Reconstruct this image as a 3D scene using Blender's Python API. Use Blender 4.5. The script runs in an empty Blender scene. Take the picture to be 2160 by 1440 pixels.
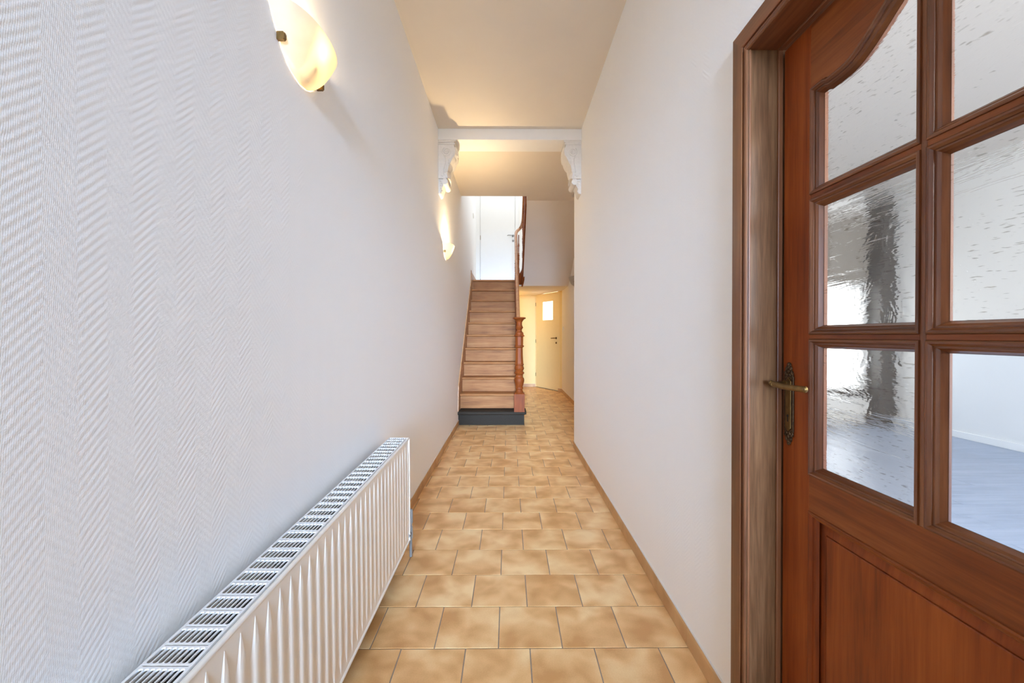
import bpy, bmesh, math, random
from mathutils import Vector, Matrix
random.seed(7)
S = bpy.context.scene
COL = S.collection
PI = math.pi

# ------------------------------------------------------------------ camera, world, lights, exposure
EYE = 1.215
cam_d = bpy.data.cameras.new('camera')
cam_d.sensor_width = 36.0
cam_d.lens = 881.0 / 2160.0 * 36.0
cam_d.shift_y = -6.0 / 2160.0
cam_d.clip_start = 0.02
cam = bpy.data.objects.new('camera', cam_d)
cam.location = (0, 0, EYE)
cam.rotation_euler = (math.radians(90 - 0.39), 0, -math.atan(6 / 881.0))
COL.objects.link(cam)
S.camera = cam

w = bpy.data.worlds.new('world')
w.use_nodes = True
w.node_tree.nodes['Background'].inputs[0].default_value = (0.86, 0.93, 1.0, 1)
w.node_tree.nodes['Background'].inputs[1].default_value = 1.6
S.world = w

def area(name, loc, rot, sx, sy, power, col, spread=PI):
    l = bpy.data.lights.new(name, 'AREA'); l.shape = 'RECTANGLE'; l.size = sx; l.size_y = sy
    l.energy = power; l.color = col; l.spread = spread
    o = bpy.data.objects.new(name, l); o.location = loc; o.rotation_euler = rot; COL.objects.link(o); return o
def bulb(name, loc, power, col, r=0.03):
    l = bpy.data.lights.new(name, 'POINT'); l.energy = power; l.color = col; l.shadow_soft_size = r
    o = bpy.data.objects.new(name, l); o.location = loc; COL.objects.link(o); return o
R90 = PI / 2
WARM = (1.0, 0.76, 0.44)
# daylight from the glazed front door behind the camera
area('front_door_daylight', (0, -3.55, 1.65), (R90 - math.radians(5.5), 0, 0), 1.2, 2.3, 23, (0.50, 0.70, 1.0), 0.41)
# daylight down the stairwell from the roof light
area('stairwell_daylight', (0.1, 7.6, 5.3), (0, 0, 0), 1.3, 1.9, 2.5, (0.88, 0.93, 1.0))
# daylight in the adjoining room from its street window
area('room_daylight', (3.4, -1.5, 1.9), (R90, 0, 0), 2.6, 2.2, 126, (0.86, 0.92, 1.0))
area('room_rear_daylight', (4.75, 6.25, 1.3), (-R90, 0, 0), 0.7, 1.5, 8, (0.9, 0.95, 1.0))
# lamp in the passage under the stairs
bulb('passage_bulb', (-0.05, 9.45, 1.80), 3.4, (1.0, 0.58, 0.13), 0.06)

vs = S.view_settings
vs.view_transform = 'Standard'; vs.look = 'None'; vs.gamma = 1.0; vs.use_curve_mapping = False
vs.exposure = 1.27
S.cycles.use_denoising = True
S.cycles.max_bounces = 14
S.cycles.diffuse_bounces = 8
S.cycles.transmission_bounces = 8
S.cycles.sample_clamp_indirect = 6.0
S.cycles.caustics_refractive = True
S.cycles.caustics_reflective = False

# ------------------------------------------------------------------ materials
def lin(r, g, b):
    f = lambda c: (c / 255.0) / 12.92 if c <= 10 else (((c / 255.0) + 0.055) / 1.055) ** 2.4
    return (f(r), f(g), f(b), 1)
class NT:
    def __init__(s, name):
        s.m = bpy.data.materials.new(name); s.m.use_nodes = True
        s.t = s.m.node_tree; s.b = s.t.nodes['Principled BSDF']; s.out = s.t.nodes['Material Output']
    def n(s, typ, **kw):
        x = s.t.nodes.new(typ)
        for k, v in kw.items(): setattr(x, k, v)
        return x
    def l(s, a, b): s.t.links.new(a, b)
    def math(s, op, a, b=None, c=None):
        x = s.n('ShaderNodeMath', operation=op)
        for i, v in enumerate((a, b, c)):
            if v is None: continue
            if isinstance(v, (int, float)): x.inputs[i].default_value = v
            else: s.l(v, x.inputs[i])
        return x.outputs[0]
    def coords(s, scale=(1, 1, 1), rnd=0.0, rot=(0, 0, 0)):
        tc = s.n('ShaderNodeTexCoord'); mp = s.n('ShaderNodeMapping')
        mp.inputs['Scale'].default_value = scale; mp.inputs['Rotation'].default_value = rot
        s.l(tc.outputs['Object'], mp.inputs['Vector'])
        if rnd:
            oi = s.n('ShaderNodeObjectInfo')
            cb = s.n('ShaderNodeCombineXYZ')
            s.l(s.math('MULTIPLY', oi.outputs['Random'], rnd), cb.inputs[0])
            s.l(s.math('MULTIPLY', oi.outputs['Random'], rnd * 2.7), cb.inputs[1])
            s.l(s.math('MULTIPLY', oi.outputs['Random'], rnd * 1.9), cb.inputs[2])
            va = s.n('ShaderNodeVectorMath', operation='ADD')
            s.l(mp.outputs[0], va.inputs[0]); s.l(cb.outputs[0], va.inputs[1]); return va.outputs[0]
        return mp.outputs[0]
    def noise(s, vec, scale, detail=3, rough=0.5, dist=0.0):
        x = s.n('ShaderNodeTexNoise'); x.inputs['Scale'].default_value = scale
        x.inputs['Detail'].default_value = detail; x.inputs['Roughness'].default_value = rough
        x.inputs['Distortion'].default_value = dist
        s.l(vec, x.inputs['Vector']); return x.outputs['Fac']
    def ramp(s, fac, stops):
        x = s.n('ShaderNodeValToRGB'); e = x.color_ramp.elements
        while len(e) < len(stops): e.new(0.5)
        for i, (p, c) in enumerate(stops): e[i].position = p; e[i].color = c
        s.l(fac, x.inputs[0]); return x.outputs[0]
    def bump(s, h, strength, dist):
        x = s.n('ShaderNodeBump'); x.inputs['Strength'].default_value = strength
        x.inputs['Distance'].default_value = dist
        s.l(h, x.inputs['Height']); s.l(x.outputs[0], s.b.inputs['Normal']); return x
    def set(s, col=None, rough=None, metal=None, spec=None):
        if col is not None:
            if isinstance(col, tuple): s.b.inputs['Base Color'].default_value = col
            else: s.l(col, s.b.inputs['Base Color'])
        if rough is not None: s.b.inputs['Roughness'].default_value = rough
        if metal is not None: s.b.inputs['Metallic'].default_value = metal
        if spec is not None: s.b.inputs['Specular IOR Level'].default_value = spec
        return s.m

def plain(name, col, rough=0.5, metal=0.0, spec=0.5, nz=0.0, nscale=60, bs=0.1, bd=0.001):
    t = NT(name); v = t.coords()
    f = t.noise(v, nscale, 3)
    d = tuple(c * (1 - nz) for c in col[:3]) + (1,)
    t.set(t.ramp(f, [(0.3, d), (0.7, col)]), rough, metal, spec)
    if bs: t.bump(f, bs, bd)
    return t.m

def wallpaper(name, col):
    # embossed herringbone: 50 mm vertical bands, ribs at 45 degrees, one band coarse and the next a fine weave
    t = NT(name); tc = t.n('ShaderNodeTexCoord'); sp = t.n('ShaderNodeSeparateXYZ')
    t.l(tc.outputs['Object'], sp.inputs[0]); y = sp.outputs[1]; z = sp.outputs[2]
    wob = t.noise(tc.outputs['Object'], 30, 2)
    y2 = t.math('ADD', t.math('ADD', y, 0.022), t.math('MULTIPLY', wob, 0.004))
    u = t.math('DIVIDE', y2, 0.05)
    par = t.math('FLOORED_MODULO', t.math('FLOOR', u), 2.0)
    sgn = t.math('SUBTRACT', t.math('MULTIPLY', par, 2.0), 1.0)
    v = t.math('ADD', z, t.math('MULTIPLY', y2, sgn))
    saw = t.math('SINE', t.math('MULTIPLY', v, 2 * PI / 0.0165))
    weave = t.math('MULTIPLY', t.math('SINE', t.math('MULTIPLY', t.math('ADD', z, t.math('MULTIPLY', y2, -1.4)), 2 * PI / 0.0062)),
                   t.math('SINE', t.math('MULTIPLY', t.math('ADD', z, y2), 2 * PI / 0.0075)))
    grain = t.noise(tc.outputs['Object'], 260, 2)
    mixh = t.math('ADD', t.math('MULTIPLY', saw, t.math('SUBTRACT', 0.75, t.math('MULTIPLY', par, 0.48))),
                  t.math('ADD', t.math('MULTIPLY', weave, 0.32), t.math('MULTIPLY', grain, 0.7)))
    patch = t.noise(tc.outputs['Object'], 2.2, 2)
    patch = t.math('ADD', t.math('MULTIPLY', patch, 0.9), 0.35)
    t.bump(t.math('MULTIPLY', mixh, patch), 0.27, 0.0008)
    t.set(col, 0.62, 0, 0.3)
    return t.m

def wood(name, c_dark, c_mid, c_light, grain='z', rough=0.35, spec=0.5, rnd=3.0, fine=1.0, coat=0.0):
    t = NT(name)
    k = {'x': (1.2, 22, 22), 'y': (22, 1.2, 22), 'z': (22, 22, 1.2)}[grain]
    v = t.coords(k, rnd)
    f1 = t.noise(v, 1.0, 5, 0.6, 0.6)
    k2 = tuple(a * 6 for a in k)
    f2 = t.noise(t.coords(k2, rnd), 1.0, 3, 0.6)
    f3 = t.noise(t.coords((1.5, 1.5, 1.5), rnd), 2.0, 2)
    f = t.math('ADD', t.math('MULTIPLY', f1, 0.55), t.math('ADD', t.math('MULTIPLY', f2, 0.25 * fine), t.math('MULTIPLY', f3, 0.25)))
    t.set(t.ramp(f, [(0.36, c_dark), (0.52, c_mid), (0.68, c_light)]), rough, 0, spec)
    t.b.inputs['Coat Weight'].default_value = coat
    t.b.inputs['Coat Roughness'].default_value = 0.2
    t.bump(f2, 0.12, 0.001)
    return t.m

def tile_mat(name, a, b, c, rough=0.32):
    t = NT(name); v = t.coords((1, 1, 1), 40.0)
    f1 = t.noise(v, 6.5, 2, 0.45, 0.25); f2 = t.noise(v, 240, 2)
    f = t.math('ADD', t.math('MULTIPLY', f1, 0.9), t.math('MULTIPLY', f2, 0.12))
    t.set(t.ramp(f, [(0.36, a), (0.52, b), (0.68, c)]), rough, 0, 0.45)
    t.bump(f2, 0.06, 0.0008)
    return t.m

M = {}
M['wall'] = wallpaper('white_wallpaper', lin(247, 247, 247))
M['plaster'] = plain('white_plaster', lin(243, 241, 237), 0.7, nz=0.02, nscale=8, bs=0.08, bd=0.002, spec=0.25)
M['ceiling'] = plain('ceiling_paint', lin(232, 222, 208), 0.75, nz=0.03, nscale=3, bs=0.08, bd=0.002, spec=0.2)
M['carved'] = plain('carved_plaster', lin(235, 230, 222), 0.6, nz=0.06, nscale=40, bs=0.3, bd=0.002, spec=0.3)
M['tile'] = tile_mat('beige_floor_tile', lin(206, 154, 96), lin(232, 186, 128), lin(248, 214, 160))
M['grout'] = plain('grey_grout', lin(150, 138, 126), 0.8, nz=0.15, nscale=90)
M['skirt'] = tile_mat('skirting_tile', lin(182, 140, 94), lin(196, 154, 106), lin(210, 168, 118), 0.45)
M['caulk'] = plain('white_caulk', lin(226, 222, 216), 0.6)
M['door_wood'] = wood('mahogany_door', lin(94, 36, 8), lin(136, 61, 19), lin(160, 82, 32), 'z', 0.38, spec=0.35, coat=0.03)
M['door_wood_h'] = wood('mahogany_rail', lin(84, 36, 12), lin(126, 63, 26), lin(152, 86, 42), 'y', 0.38, spec=0.35, coat=0.03)
M['frame_wood'] = wood('mahogany_frame', lin(86, 46, 24), lin(116, 70, 40), lin(140, 92, 58), 'z', 0.4, coat=0.08)
M['frame_wood_h'] = wood('mahogany_frame_head', lin(92, 50, 28), lin(124, 74, 44), lin(150, 96, 60), 'y', 0.4, coat=0.08)
M['jamb_wood'] = wood('mahogany_lining', lin(58, 34, 18), lin(92, 60, 35), lin(124, 88, 58), 'z', 0.36, fine=1.5, spec=0.35, coat=0.05)
M['bead_wood'] = wood('mahogany_bead', lin(76, 38, 17), lin(112, 62, 31), lin(142, 90, 54), 'z', 0.3, coat=0.2)
M['bead_wood_h'] = wood('mahogany_bead_h', lin(76, 38, 17), lin(112, 62, 31), lin(142, 90, 54), 'y', 0.3, coat=0.2)
M['stair'] = wood('stair_oak', lin(112, 68, 36), lin(150, 98, 56), lin(172, 120, 74), 'x', 0.6, rnd=6, spec=0.2)
M['stringer'] = wood('stair_string', lin(146, 104, 70), lin(178, 132, 92), lin(198, 154, 112), 'y', 0.45)
M['newel'] = wood('newel_wood', lin(84, 36, 8), lin(120, 56, 16), lin(143, 74, 27), 'z', 0.55, spec=0.2)
M['rail'] = wood('rail_wood', lin(130, 80, 46), lin(162, 108, 66), lin(182, 130, 84), 'y', 0.38, coat=0.1)
M['bluestone'] = plain('blue_stone', lin(54, 46, 37), 0.75, spec=0.2, nz=0.35, nscale=160, bs=0.25, bd=0.001)
M['radiator'] = plain('radiator_enamel', lin(236, 230, 220), 0.3, nz=0.01, nscale=20, bs=0.0)
M['grille'] = plain('grille_enamel', lin(238, 238, 238), 0.35, nz=0.01, nscale=20, bs=0.0)
M['fin'] = plain('convector_steel', lin(126, 124, 120), 0.5, metal=0.0, nz=0.1, bs=0)
M['brass'] = plain('aged_brass', lin(142, 112, 66), 0.34, metal=0.85, nz=0.35, nscale=70, bs=0.1, bd=0.0008)
M['dark_brass'] = plain('dark_aged_brass', lin(104, 82, 60), 0.42, metal=0.8, nz=0.5, nscale=120, bs=0.35, bd=0.001)
M['steel'] = plain('satin_steel', lin(160, 158, 154), 0.3, metal=0.9, nz=0.1, bs=0)
M['bronze'] = plain('dark_bronze', lin(110, 82, 50), 0.4, metal=0.7, nz=0.2, bs=0)
M['black'] = plain('keyhole_black', lin(14, 12, 10), 0.9, bs=0)
M['white_paint'] = plain('white_gloss_paint', lin(232, 232, 230), 0.35, nz=0.01, nscale=15, bs=0.03)
M['lamp_tinted_wall'] = plain('lamp_tinted_wall_paint', lin(236, 208, 142), 0.6, nz=0.02, nscale=8, bs=0.05)  # yellow light of the passage lamp put into the wall colour
M['lamp_tinted_paint'] = plain('lamp_tinted_paint', lin(238, 212, 150), 0.45, nz=0.02, nscale=15, bs=0.03)  # passage door and frame, lamplight yellow painted into the base colour
M['plastic'] = plain('white_plastic', lin(226, 224, 218), 0.35, bs=0)
M['grey_dark'] = plain('dark_grey_paint', lin(70, 66, 62), 0.5, nz=0.1)
M['grey_mid'] = plain('mid_grey_paint', lin(138, 132, 124), 0.6, nz=0.1)
M['plank'] = wood('grey_blue_plank', lin(128, 140, 160), lin(146, 158, 178), lin(162, 172, 190), 'x', 0.38, rnd=9)
M['room_wall'] = plain('room_white_paint', lin(226, 226, 224), 0.6, nz=0.01, nscale=5, bs=0.04)
M['room_ceiling'] = plain('room_ceiling_paint', lin(200, 194, 188), 0.7, nz=0.02, nscale=3, bs=0.04)

def glass_mat(name, tint, streak):
    t = NT(name); b = t.b
    b.inputs['Base Color'].default_value = tint
    b.inputs['Transmission Weight'].default_value = 1.0
    b.inputs['IOR'].default_value = 1.45
    b.inputs['Roughness'].default_value = 0.03 if streak else 0.0
    if streak:
        v = t.coords((1, 3.2, 34), 5.0, (0.24, 0, 0))
        f1 = t.noise(v, 1.6, 3, 0.55, 0.8)
        f2 = t.noise(t.coords((1, 14, 60), 5.0, (0.28, 0, 0)), 1.5, 2, 0.5, 0.3)
        vo = t.n('ShaderNodeTexVoronoi'); vo.inputs['Scale'].default_value = 1.0
        t.l(t.coords((1, 60, 130), 5.0, (0.28, 0, 0)), vo.inputs['Vector'])
        bub = t.math('LESS_THAN', vo.outputs['Distance'], 0.16)
        big = t.noise(t.coords((1, 1, 1), 3.0), 14, 2, 0.5, 1.0)
        h = t.math('ADD', t.math('MULTIPLY', f1, 0.55), t.math('ADD', t.math('MULTIPLY', f2, 0.16), t.math('MULTIPLY', big, 0.28)))
        h = t.math('ADD', h, t.math('MULTIPLY', bub, 0.03))
        t.bump(h, 0.35, 0.006)
        sp = t.noise(t.coords((1, 34, 230), 5.0, (0.30, 0, 0)), 1.3, 2, 0.5)
        big2 = t.noise(t.coords((1, 3, 7), 3.0, (0.30, 0, 0)), 1.5, 2)
        k = t.math('MULTIPLY', t.math('GREATER_THAN', sp, 0.655), t.math('GREATER_THAN', big2, 0.45))
        mx = t.n('ShaderNodeMix', data_type='RGBA'); t.l(k, mx.inputs[0])
        mx.inputs[6].default_value = tint; mx.inputs[7].default_value = (0.62, 0.57, 0.50, 1)
        t.l(mx.outputs[2], b.inputs['Base Color'])
    return t.m
M['glass_wavy'] = glass_mat('antique_wavy_glass', (0.955, 0.915, 0.855, 1), True)
M['glass_clear'] = glass_mat('clear_glass', (0.94, 0.97, 1.0, 1), False)

def shade_mat():
    t = NT('frosted_lamp_glass')
    tr = t.n('ShaderNodeBsdfTranslucent'); pass
    di = t.n('ShaderNodeBsdfDiffuse'); di.inputs[0].default_value = (0.85, 0.82, 0.76, 1)
    mx = t.n('ShaderNodeMixShader'); mx.inputs[0].default_value = 0.45
    v = t.coords(); f = t.noise(v, 20, 1)
    t.l(t.ramp(f, [(0.3, (0.62, 0.56, 0.46, 1)), (0.7, (0.68, 0.63, 0.54, 1))]), tr.inputs[0])
    t.l(tr.outputs[0], mx.inputs[1]); t.l(di.outputs[0], mx.inputs[2])
    t.l(mx.outputs[0], t.out.inputs[0]); return t.m
M['shade'] = shade_mat()
def emit(name, col, s):
    t = NT(name); t.b.inputs['Emission Color'].default_value = col; t.b.inputs['Emission Strength'].default_value = s
    t.set(col, 0.4); return t.m
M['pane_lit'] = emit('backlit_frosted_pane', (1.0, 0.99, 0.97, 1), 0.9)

# ------------------------------------------------------------------ mesh helpers
class MB:
    def __init__(s): s.v = []; s.f = []
    def add(s, verts, faces):
        o = len(s.v); s.v += [tuple(p) for p in verts]; s.f += [tuple(i + o for i in f) for f in faces]; return s
    def box(s, x0, x1, y0, y1, z0, z1):
        v = [(x, y, z) for x in (x0, x1) for y in (y0, y1) for z in (z0, z1)]
        return s.add(v, [(0, 1, 3, 2), (4, 6, 7, 5), (0, 4, 5, 1), (2, 3, 7, 6), (0, 2, 6, 4), (1, 5, 7, 3)])
    def prism(s, poly, axis, a0, a1):
        # poly: 2D points; axis x -> (y,z), y -> (x,z), z -> (x,y)
        n = len(poly)
        def P(p, a): return {'x': (a, p[0], p[1]), 'y': (p[0], a, p[1]), 'z': (p[0], p[1], a)}[axis]
        v = [P(p, a0) for p in poly] + [P(p, a1) for p in poly]
        f = [tuple(range(n - 1, -1, -1)), tuple(range(n, 2 * n))]
        f += [(i, (i + 1) % n, n + (i + 1) % n, n + i) for i in range(n)]
        return s.add(v, f)
    def lathe(s, prof, c=(0, 0, 0), seg=20, axis='z', phase=0.0):
        # prof: (radius, height)
        v = []; f = []; n = len(prof)
        for r, h in prof:
            for k in range(seg):
                a = 2 * PI * k / seg + phase
                p = (r * math.cos(a), r * math.sin(a), h)
                if axis == 'x': p = (p[2], p[0], p[1])
                if axis == 'y': p = (p[0], p[2], p[1])
                v.append((p[0] + c[0], p[1] + c[1], p[2] + c[2]))
        for i in range(n - 1):
            for k in range(seg):
                k2 = (k + 1) % seg
                f.append((i * seg + k, i * seg + k2, (i + 1) * seg + k2, (i + 1) * seg + k))
        f.append(tuple(range(seg - 1, -1, -1))); f.append(tuple(range((n - 1) * seg, n * seg)))
        return s.add(v, f)
    def sweep(s, path, prof, up=(0, 0, 1), cap=True, side=None):
        # rail-like sweep; prof: (sideways, upwards)
        P = [Vector(p) for p in path]; n = len(P); m = len(prof); v = []; f = []; U = Vector(up)
        for i in range(n):
            t = (P[min(i + 1, n - 1)] - P[max(i - 1, 0)]).normalized()
            sd = t.cross(U).normalized() if side is None else Vector(side)
            u = sd.cross(t).normalized()
            for a, b in prof: v.append(P[i] + sd * a + u * b)
        for i in range(n - 1):
            for k in range(m):
                k2 = (k + 1) % m
                f.append((i * m + k, i * m + k2, (i + 1) * m + k2, (i + 1) * m + k))
        if cap: f.append(tuple(range(m - 1, -1, -1))); f.append(tuple(range((n - 1) * m, n * m)))
        return s.add(v, f)
    def tube(s, path, r, seg=10, up=(0, 0, 1)):
        rr = r if isinstance(r, (list, tuple)) else None
        prof = [(math.cos(2 * PI * k / seg), math.sin(2 * PI * k / seg)) for k in range(seg)]
        P = [Vector(p) for p in path]; n = len(P); v = []; f = []; U = Vector(up)
        for i in range(n):
            t = (P[min(i + 1, n - 1)] - P[max(i - 1, 0)]).normalized()
            sd = t.cross(U)
            if sd.length < 1e-4: sd = t.cross(Vector((1, 0, 0)))
            sd.normalize(); u = sd.cross(t).normalized(); q = rr[i] if rr else r
            for a, b in prof: v.append(P[i] + sd * a * q + u * b * q)
        for i in range(n - 1):
            for k in range(seg):
                k2 = (k + 1) % seg
                f.append((i * seg + k, i * seg + k2, (i + 1) * seg + k2, (i + 1) * seg + k))
        f.append(tuple(range(seg - 1, -1, -1))); f.append(tuple(range((n - 1) * seg, n * seg)))
        return s.add(v, f)
    def ball(s, c, r, seg=12, rings=8):
        r3 = r if isinstance(r, (tuple, list)) else (r, r, r); v = []; f = []
        for i in range(rings + 1):
            th = PI * i / rings
            for k in range(seg):
                a = 2 * PI * k / seg
                v.append((c[0] + r3[0] * math.sin(th) * math.cos(a), c[1] + r3[1] * math.sin(th) * math.sin(a), c[2] + r3[2] * math.cos(th)))
        for i in range(rings):
            for k in range(seg):
                k2 = (k + 1) % seg; f.append((i * seg + k, i * seg + k2, (i + 1) * seg + k2, (i + 1) * seg + k))
        return s.add(v, f)
    def frame(s, pts, prof, to3, closed=True):
        # mitred moulding: pts 2D counter-clockwise, prof (offset to the left of travel, height)
        n = len(pts); m = len(prof); v = []; f = []
        def nrm(a, b):
            d = Vector((b[0] - a[0], b[1] - a[1])).normalized(); return Vector((-d.y, d.x))
        for i in range(n):
            if closed or 0 < i < n - 1:
                n1 = nrm(pts[i - 1], pts[i]); n2 = nrm(pts[i], pts[(i + 1) % n]); mt = (n1 + n2) / (1 + n1.dot(n2))
            elif i == 0: mt = nrm(pts[0], pts[1])
            else: mt = nrm(pts[-2], pts[-1])
            for o, h in prof: v.append(to3(pts[i][0] + mt.x * o, pts[i][1] + mt.y * o, h))
        for i in range(n if closed else n - 1):
            j = (i + 1) % n
            for k in range(m - 1): f.append((i * m + k, j * m + k, j * m + k + 1, i * m + k + 1))
        if not closed: f.append(tuple(range(m))); f.append(tuple((n - 1) * m + k for k in range(m - 1, -1, -1)))
        return s.add(v, f)
    def mesh(s, name, mat, smooth=None):
        me = bpy.data.meshes.new(name); me.from_pydata(s.v, [], s.f)
        bm = bmesh.new(); bm.from_mesh(me); bmesh.ops.remove_doubles(bm, verts=bm.verts, dist=1e-6)
        bmesh.ops.recalc_face_normals(bm, faces=bm.faces); bm.to_mesh(me); bm.free()
        me.materials.append(mat)
        if smooth:
            me.polygons.foreach_set('use_smooth', [True] * len(me.polygons))
            me.set_sharp_from_angle(angle=math.radians(smooth))
        me.update(); return me
    def build(s, name, mat, parent=None, smooth=None, bevel=0.0, loc=None, seg=2):
        return put(name, s.mesh(name, mat, smooth), parent, loc, bevel, seg)

def put(name, me, parent=None, loc=None, bevel=0.0, seg=2):
    o = bpy.data.objects.new(name, me); COL.objects.link(o)
    if loc: o.location = loc
    if parent is not None: o.parent = parent
    if bevel:
        b = o.modifiers.new('bevel', 'BEVEL'); b.width = bevel; b.segments = seg; b.limit_method = 'ANGLE'; b.angle_limit = math.radians(40)
    return o
def empty(name, loc=(0, 0, 0)):
    o = bpy.data.objects.new(name, None); o.location = loc; o.empty_display_size = 0.1; COL.objects.link(o); return o
def tag(o, label=None, cat=None, group=None, kind=None):
    if label: o['label'] = label
    if cat: o['category'] = cat
    if group: o['group'] = group
    if kind: o['kind'] = kind
    return o
def struct(o, label, cat): return tag(o, label, cat, kind='structure')

# ------------------------------------------------------------------ dimensions
XL, XR = -0.693, 0.707           # hall walls
XB = 1.14                        # right wall of the passage behind the corner
ZC = 3.235                       # hall ceiling
YB = -3.6                        # wall behind the camera
YC = 4.54                        # right wall ends
UP = 5.35

# ------------------------------------------------------------------ structure
b = MB(); b.box(XL - .2, XL, YB, 9.94, -.05, UP)
struct(b.build('wall_left', M['wall']), 'long white herringbone textured wall on the left of the hall', 'wall')
b = MB(); b.box(XR, .90, 1.232, YC, -.05, 3.45); b.box(XR, .90, YB, .352, -.05, 3.45); b.box(XR, .90, .352, 1.232, 2.062, 3.45)
b.box(.90, XB + .2, YC - .14, YC, -.05, 3.45)
struct(b.build('wall_right', M['wall']), 'white herringbone textured wall on the right holding the wooden door', 'wall')
b = MB(); b.box(XB, XB + .2, YC, 9.2, -.05, UP)
struct(b.build('wall_passage', M['plaster']), 'plain white right wall of the passage beside the stairs', 'wall')
b = MB(); b.box(XL, -.6, YB - .15, YB, 0, ZC); b.box(.6, XR, YB - .15, YB, 0, ZC); b.box(-.6, .6, YB - .15, YB, 3.1, ZC); b.box(-.6, .6, YB - .15, YB, 0, .4)
struct(b.build('wall_front', M['plaster']), 'wall behind the camera with the glazed street entrance', 'wall')
b = MB(); b.box(XL, XR, YB, YC, ZC, ZC + .2); b.box(XL, XB, YC, 6.06, ZC, ZC + .2)
struct(b.build('ceiling', M['ceiling']), 'flat pale ceiling of the hall running to the stairs', 'ceiling')
b = MB(); b.box(XL, XR, 4.09, 4.355, 3.128, ZC)
b.box(XR, XB, YC, YC + .0001, 3.2349, ZC)
b = MB(); b.box(XL, XR, 4.09, 4.355, 3.128, ZC)
struct(b.build('ceiling_beam', M['plaster'], bevel=.003), 'white ceiling beam crossing the hall on two carved corbels', 'beam')

# soffit under the upper flight (slopes down and away), with steps on top
soff = lambda y: 3.235 - .600 * (y - 6.25)
b = MB()
pl = [(6.06, 3.235), (6.25, 3.235)]
for i in range(1, 19):
    y = 6.25 + 1.80 * i / 18; pl.append((y, soff(y) + (0.02 * max(0, (y - 7.85) / .2)) ** 1))
ysteps = []
y, z = 8.05, 2.33
pl.append((8.05, 2.33))
while y > 6.4:
    z += .2065; pl.append((y, z)); y -= .30; pl.append((y, z))
pl.append((6.06, z))
b.prism(pl, 'x', .262, XB)
struct(b.build('ceiling_soffit', M['ceiling'], smooth=30), 'sloping plastered underside of the upper stair flight', 'soffit')
# landing slab, lower ceiling of the passage
b = MB()
b.prism([(7.93, 2.262), (7.93, 2.17), (8.05, 2.166), (8.8, 2.178), (9.6, 2.196), (9.96, 2.17), (9.96, 2.262)], 'x', XL, .10)
b.prism([(8.05, 2.262), (8.05, 2.1755), (8.8, 2.184), (9.6, 2.198), (9.96, 2.17), (9.96, 2.262)], 'x', .10, XB)
struct(b.build('floor_landing', M['ceiling'], smooth=30), 'stair landing slab forming the low ceiling over the passage', 'landing')
# upper stairwell walls
b = MB(); b.box(XL, .262 + .6, 5.9, 6.06, ZC + .2, UP); b.box(.862, XB, 5.9, 6.06, ZC + .2, UP)
struct(b.build('wall_stairwell', M['plaster']), 'wall closing the stairwell above the hall ceiling', 'wall')
b = MB(); b.box(XL, XB, 8.76, 8.9, 2.262, UP)
struct(b.build('wall_landing', M['plaster']), 'bright white landing wall around the upper door', 'wall')
b = MB(); b.box(XL, -.6, 6.06, 8.76, UP, UP + .1); b.box(.8, XB, 6.06, 8.76, UP, UP + .1); b.box(-.6, .8, 6.06, 6.6, UP, UP + .1); b.box(-.6, .8, 8.6, 8.76, UP, UP + .1)
struct(b.build('ceiling_stairwell', M['plaster']), 'top ceiling of the stairwell around its roof light', 'ceiling')
b = MB(); b.box(XL, .63, 9.94, 10.1, -.05, 2.3)
struct(b.build('wall_back', M['lamp_tinted_wall']), 'plain wall closing the yellow lit passage under the stairs', 'wall')
# angled wall piece right of cellar door
A0 = Vector((.632, 9.935)); A1 = Vector((1.15, 9.0)); AD = (A1 - A0).normalized(); AN = Vector((-AD.y, AD.x)) * -1   # AN points to the viewer side
if AN.y > 0: AN = -AN
def ang(t, o, z):  # along angled wall, offset to viewer, height
    p = A0 + AD * t + AN * o; return (p.x, p.y, z)
def ang_box(mb, t0, t1, o0, o1, z0, z1):
    v = [ang(t, o, z) for t in (t0, t1) for o in (o0, o1) for z in (z0, z1)]
    return mb.add(v, [(0, 1, 3, 2), (4, 6, 7, 5), (0, 4, 5, 1), (2, 3, 7, 6), (0, 2, 6, 4), (1, 5, 7, 3)])
AL = (A1 - A0).length
b = MB(); ang_box(b, .905, AL + .1, -.12, 0, -.05, 2.3); ang_box(b, -.1, .905, -.12, 0, 2.192, 2.3)
struct(b.build('wall_angled', M['lamp_tinted_wall']), 'short angled wall beside the yellow lit door', 'wall')
b = MB(); b.prism([(5.90, .0), (7.86, 1.95), (7.86, 0)], 'x', .102, .128)
struct(b.build('wall_spandrel', M['plaster']), 'triangular wall closing the side of the stairs', 'wall')

# ------------------------------------------------------------------ floor with separate tiles
b = MB(); b.box(XL - .1, XB + .1, YB, 10.05, -.06, -.0022)
floor = struct(b.build('floor', M['grout']), 'hall floor of beige tiles laid in half bond', 'floor')
T = .25; J = .0042
def tile_mesh(sx, sy):
    b = MB(); c = .0012; hx, hy = sx / 2, sy / 2
    v = [(-hx, -hy, -.008), (hx, -hy, -.008), (hx, hy, -.008), (-hx, hy, -.008),
         (-hx, -hy, -c), (hx, -hy, -c), (hx, hy, -c), (-hx, hy, -c),
         (-hx + c, -hy + c, 0), (hx - c, -hy + c, 0), (hx - c, hy - c, 0), (-hx + c, hy - c, 0)]
    f = [(3, 2, 1, 0), (8, 9, 10, 11)]
    for o in (0, 4):
        for k in range(4): f.append((o + k, o + (k + 1) % 4, o + 4 + (k + 1) % 4, o + 4 + k))
    b.add(v, f); return b.mesh('floor_tile', M['tile'])
cache = {}
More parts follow.
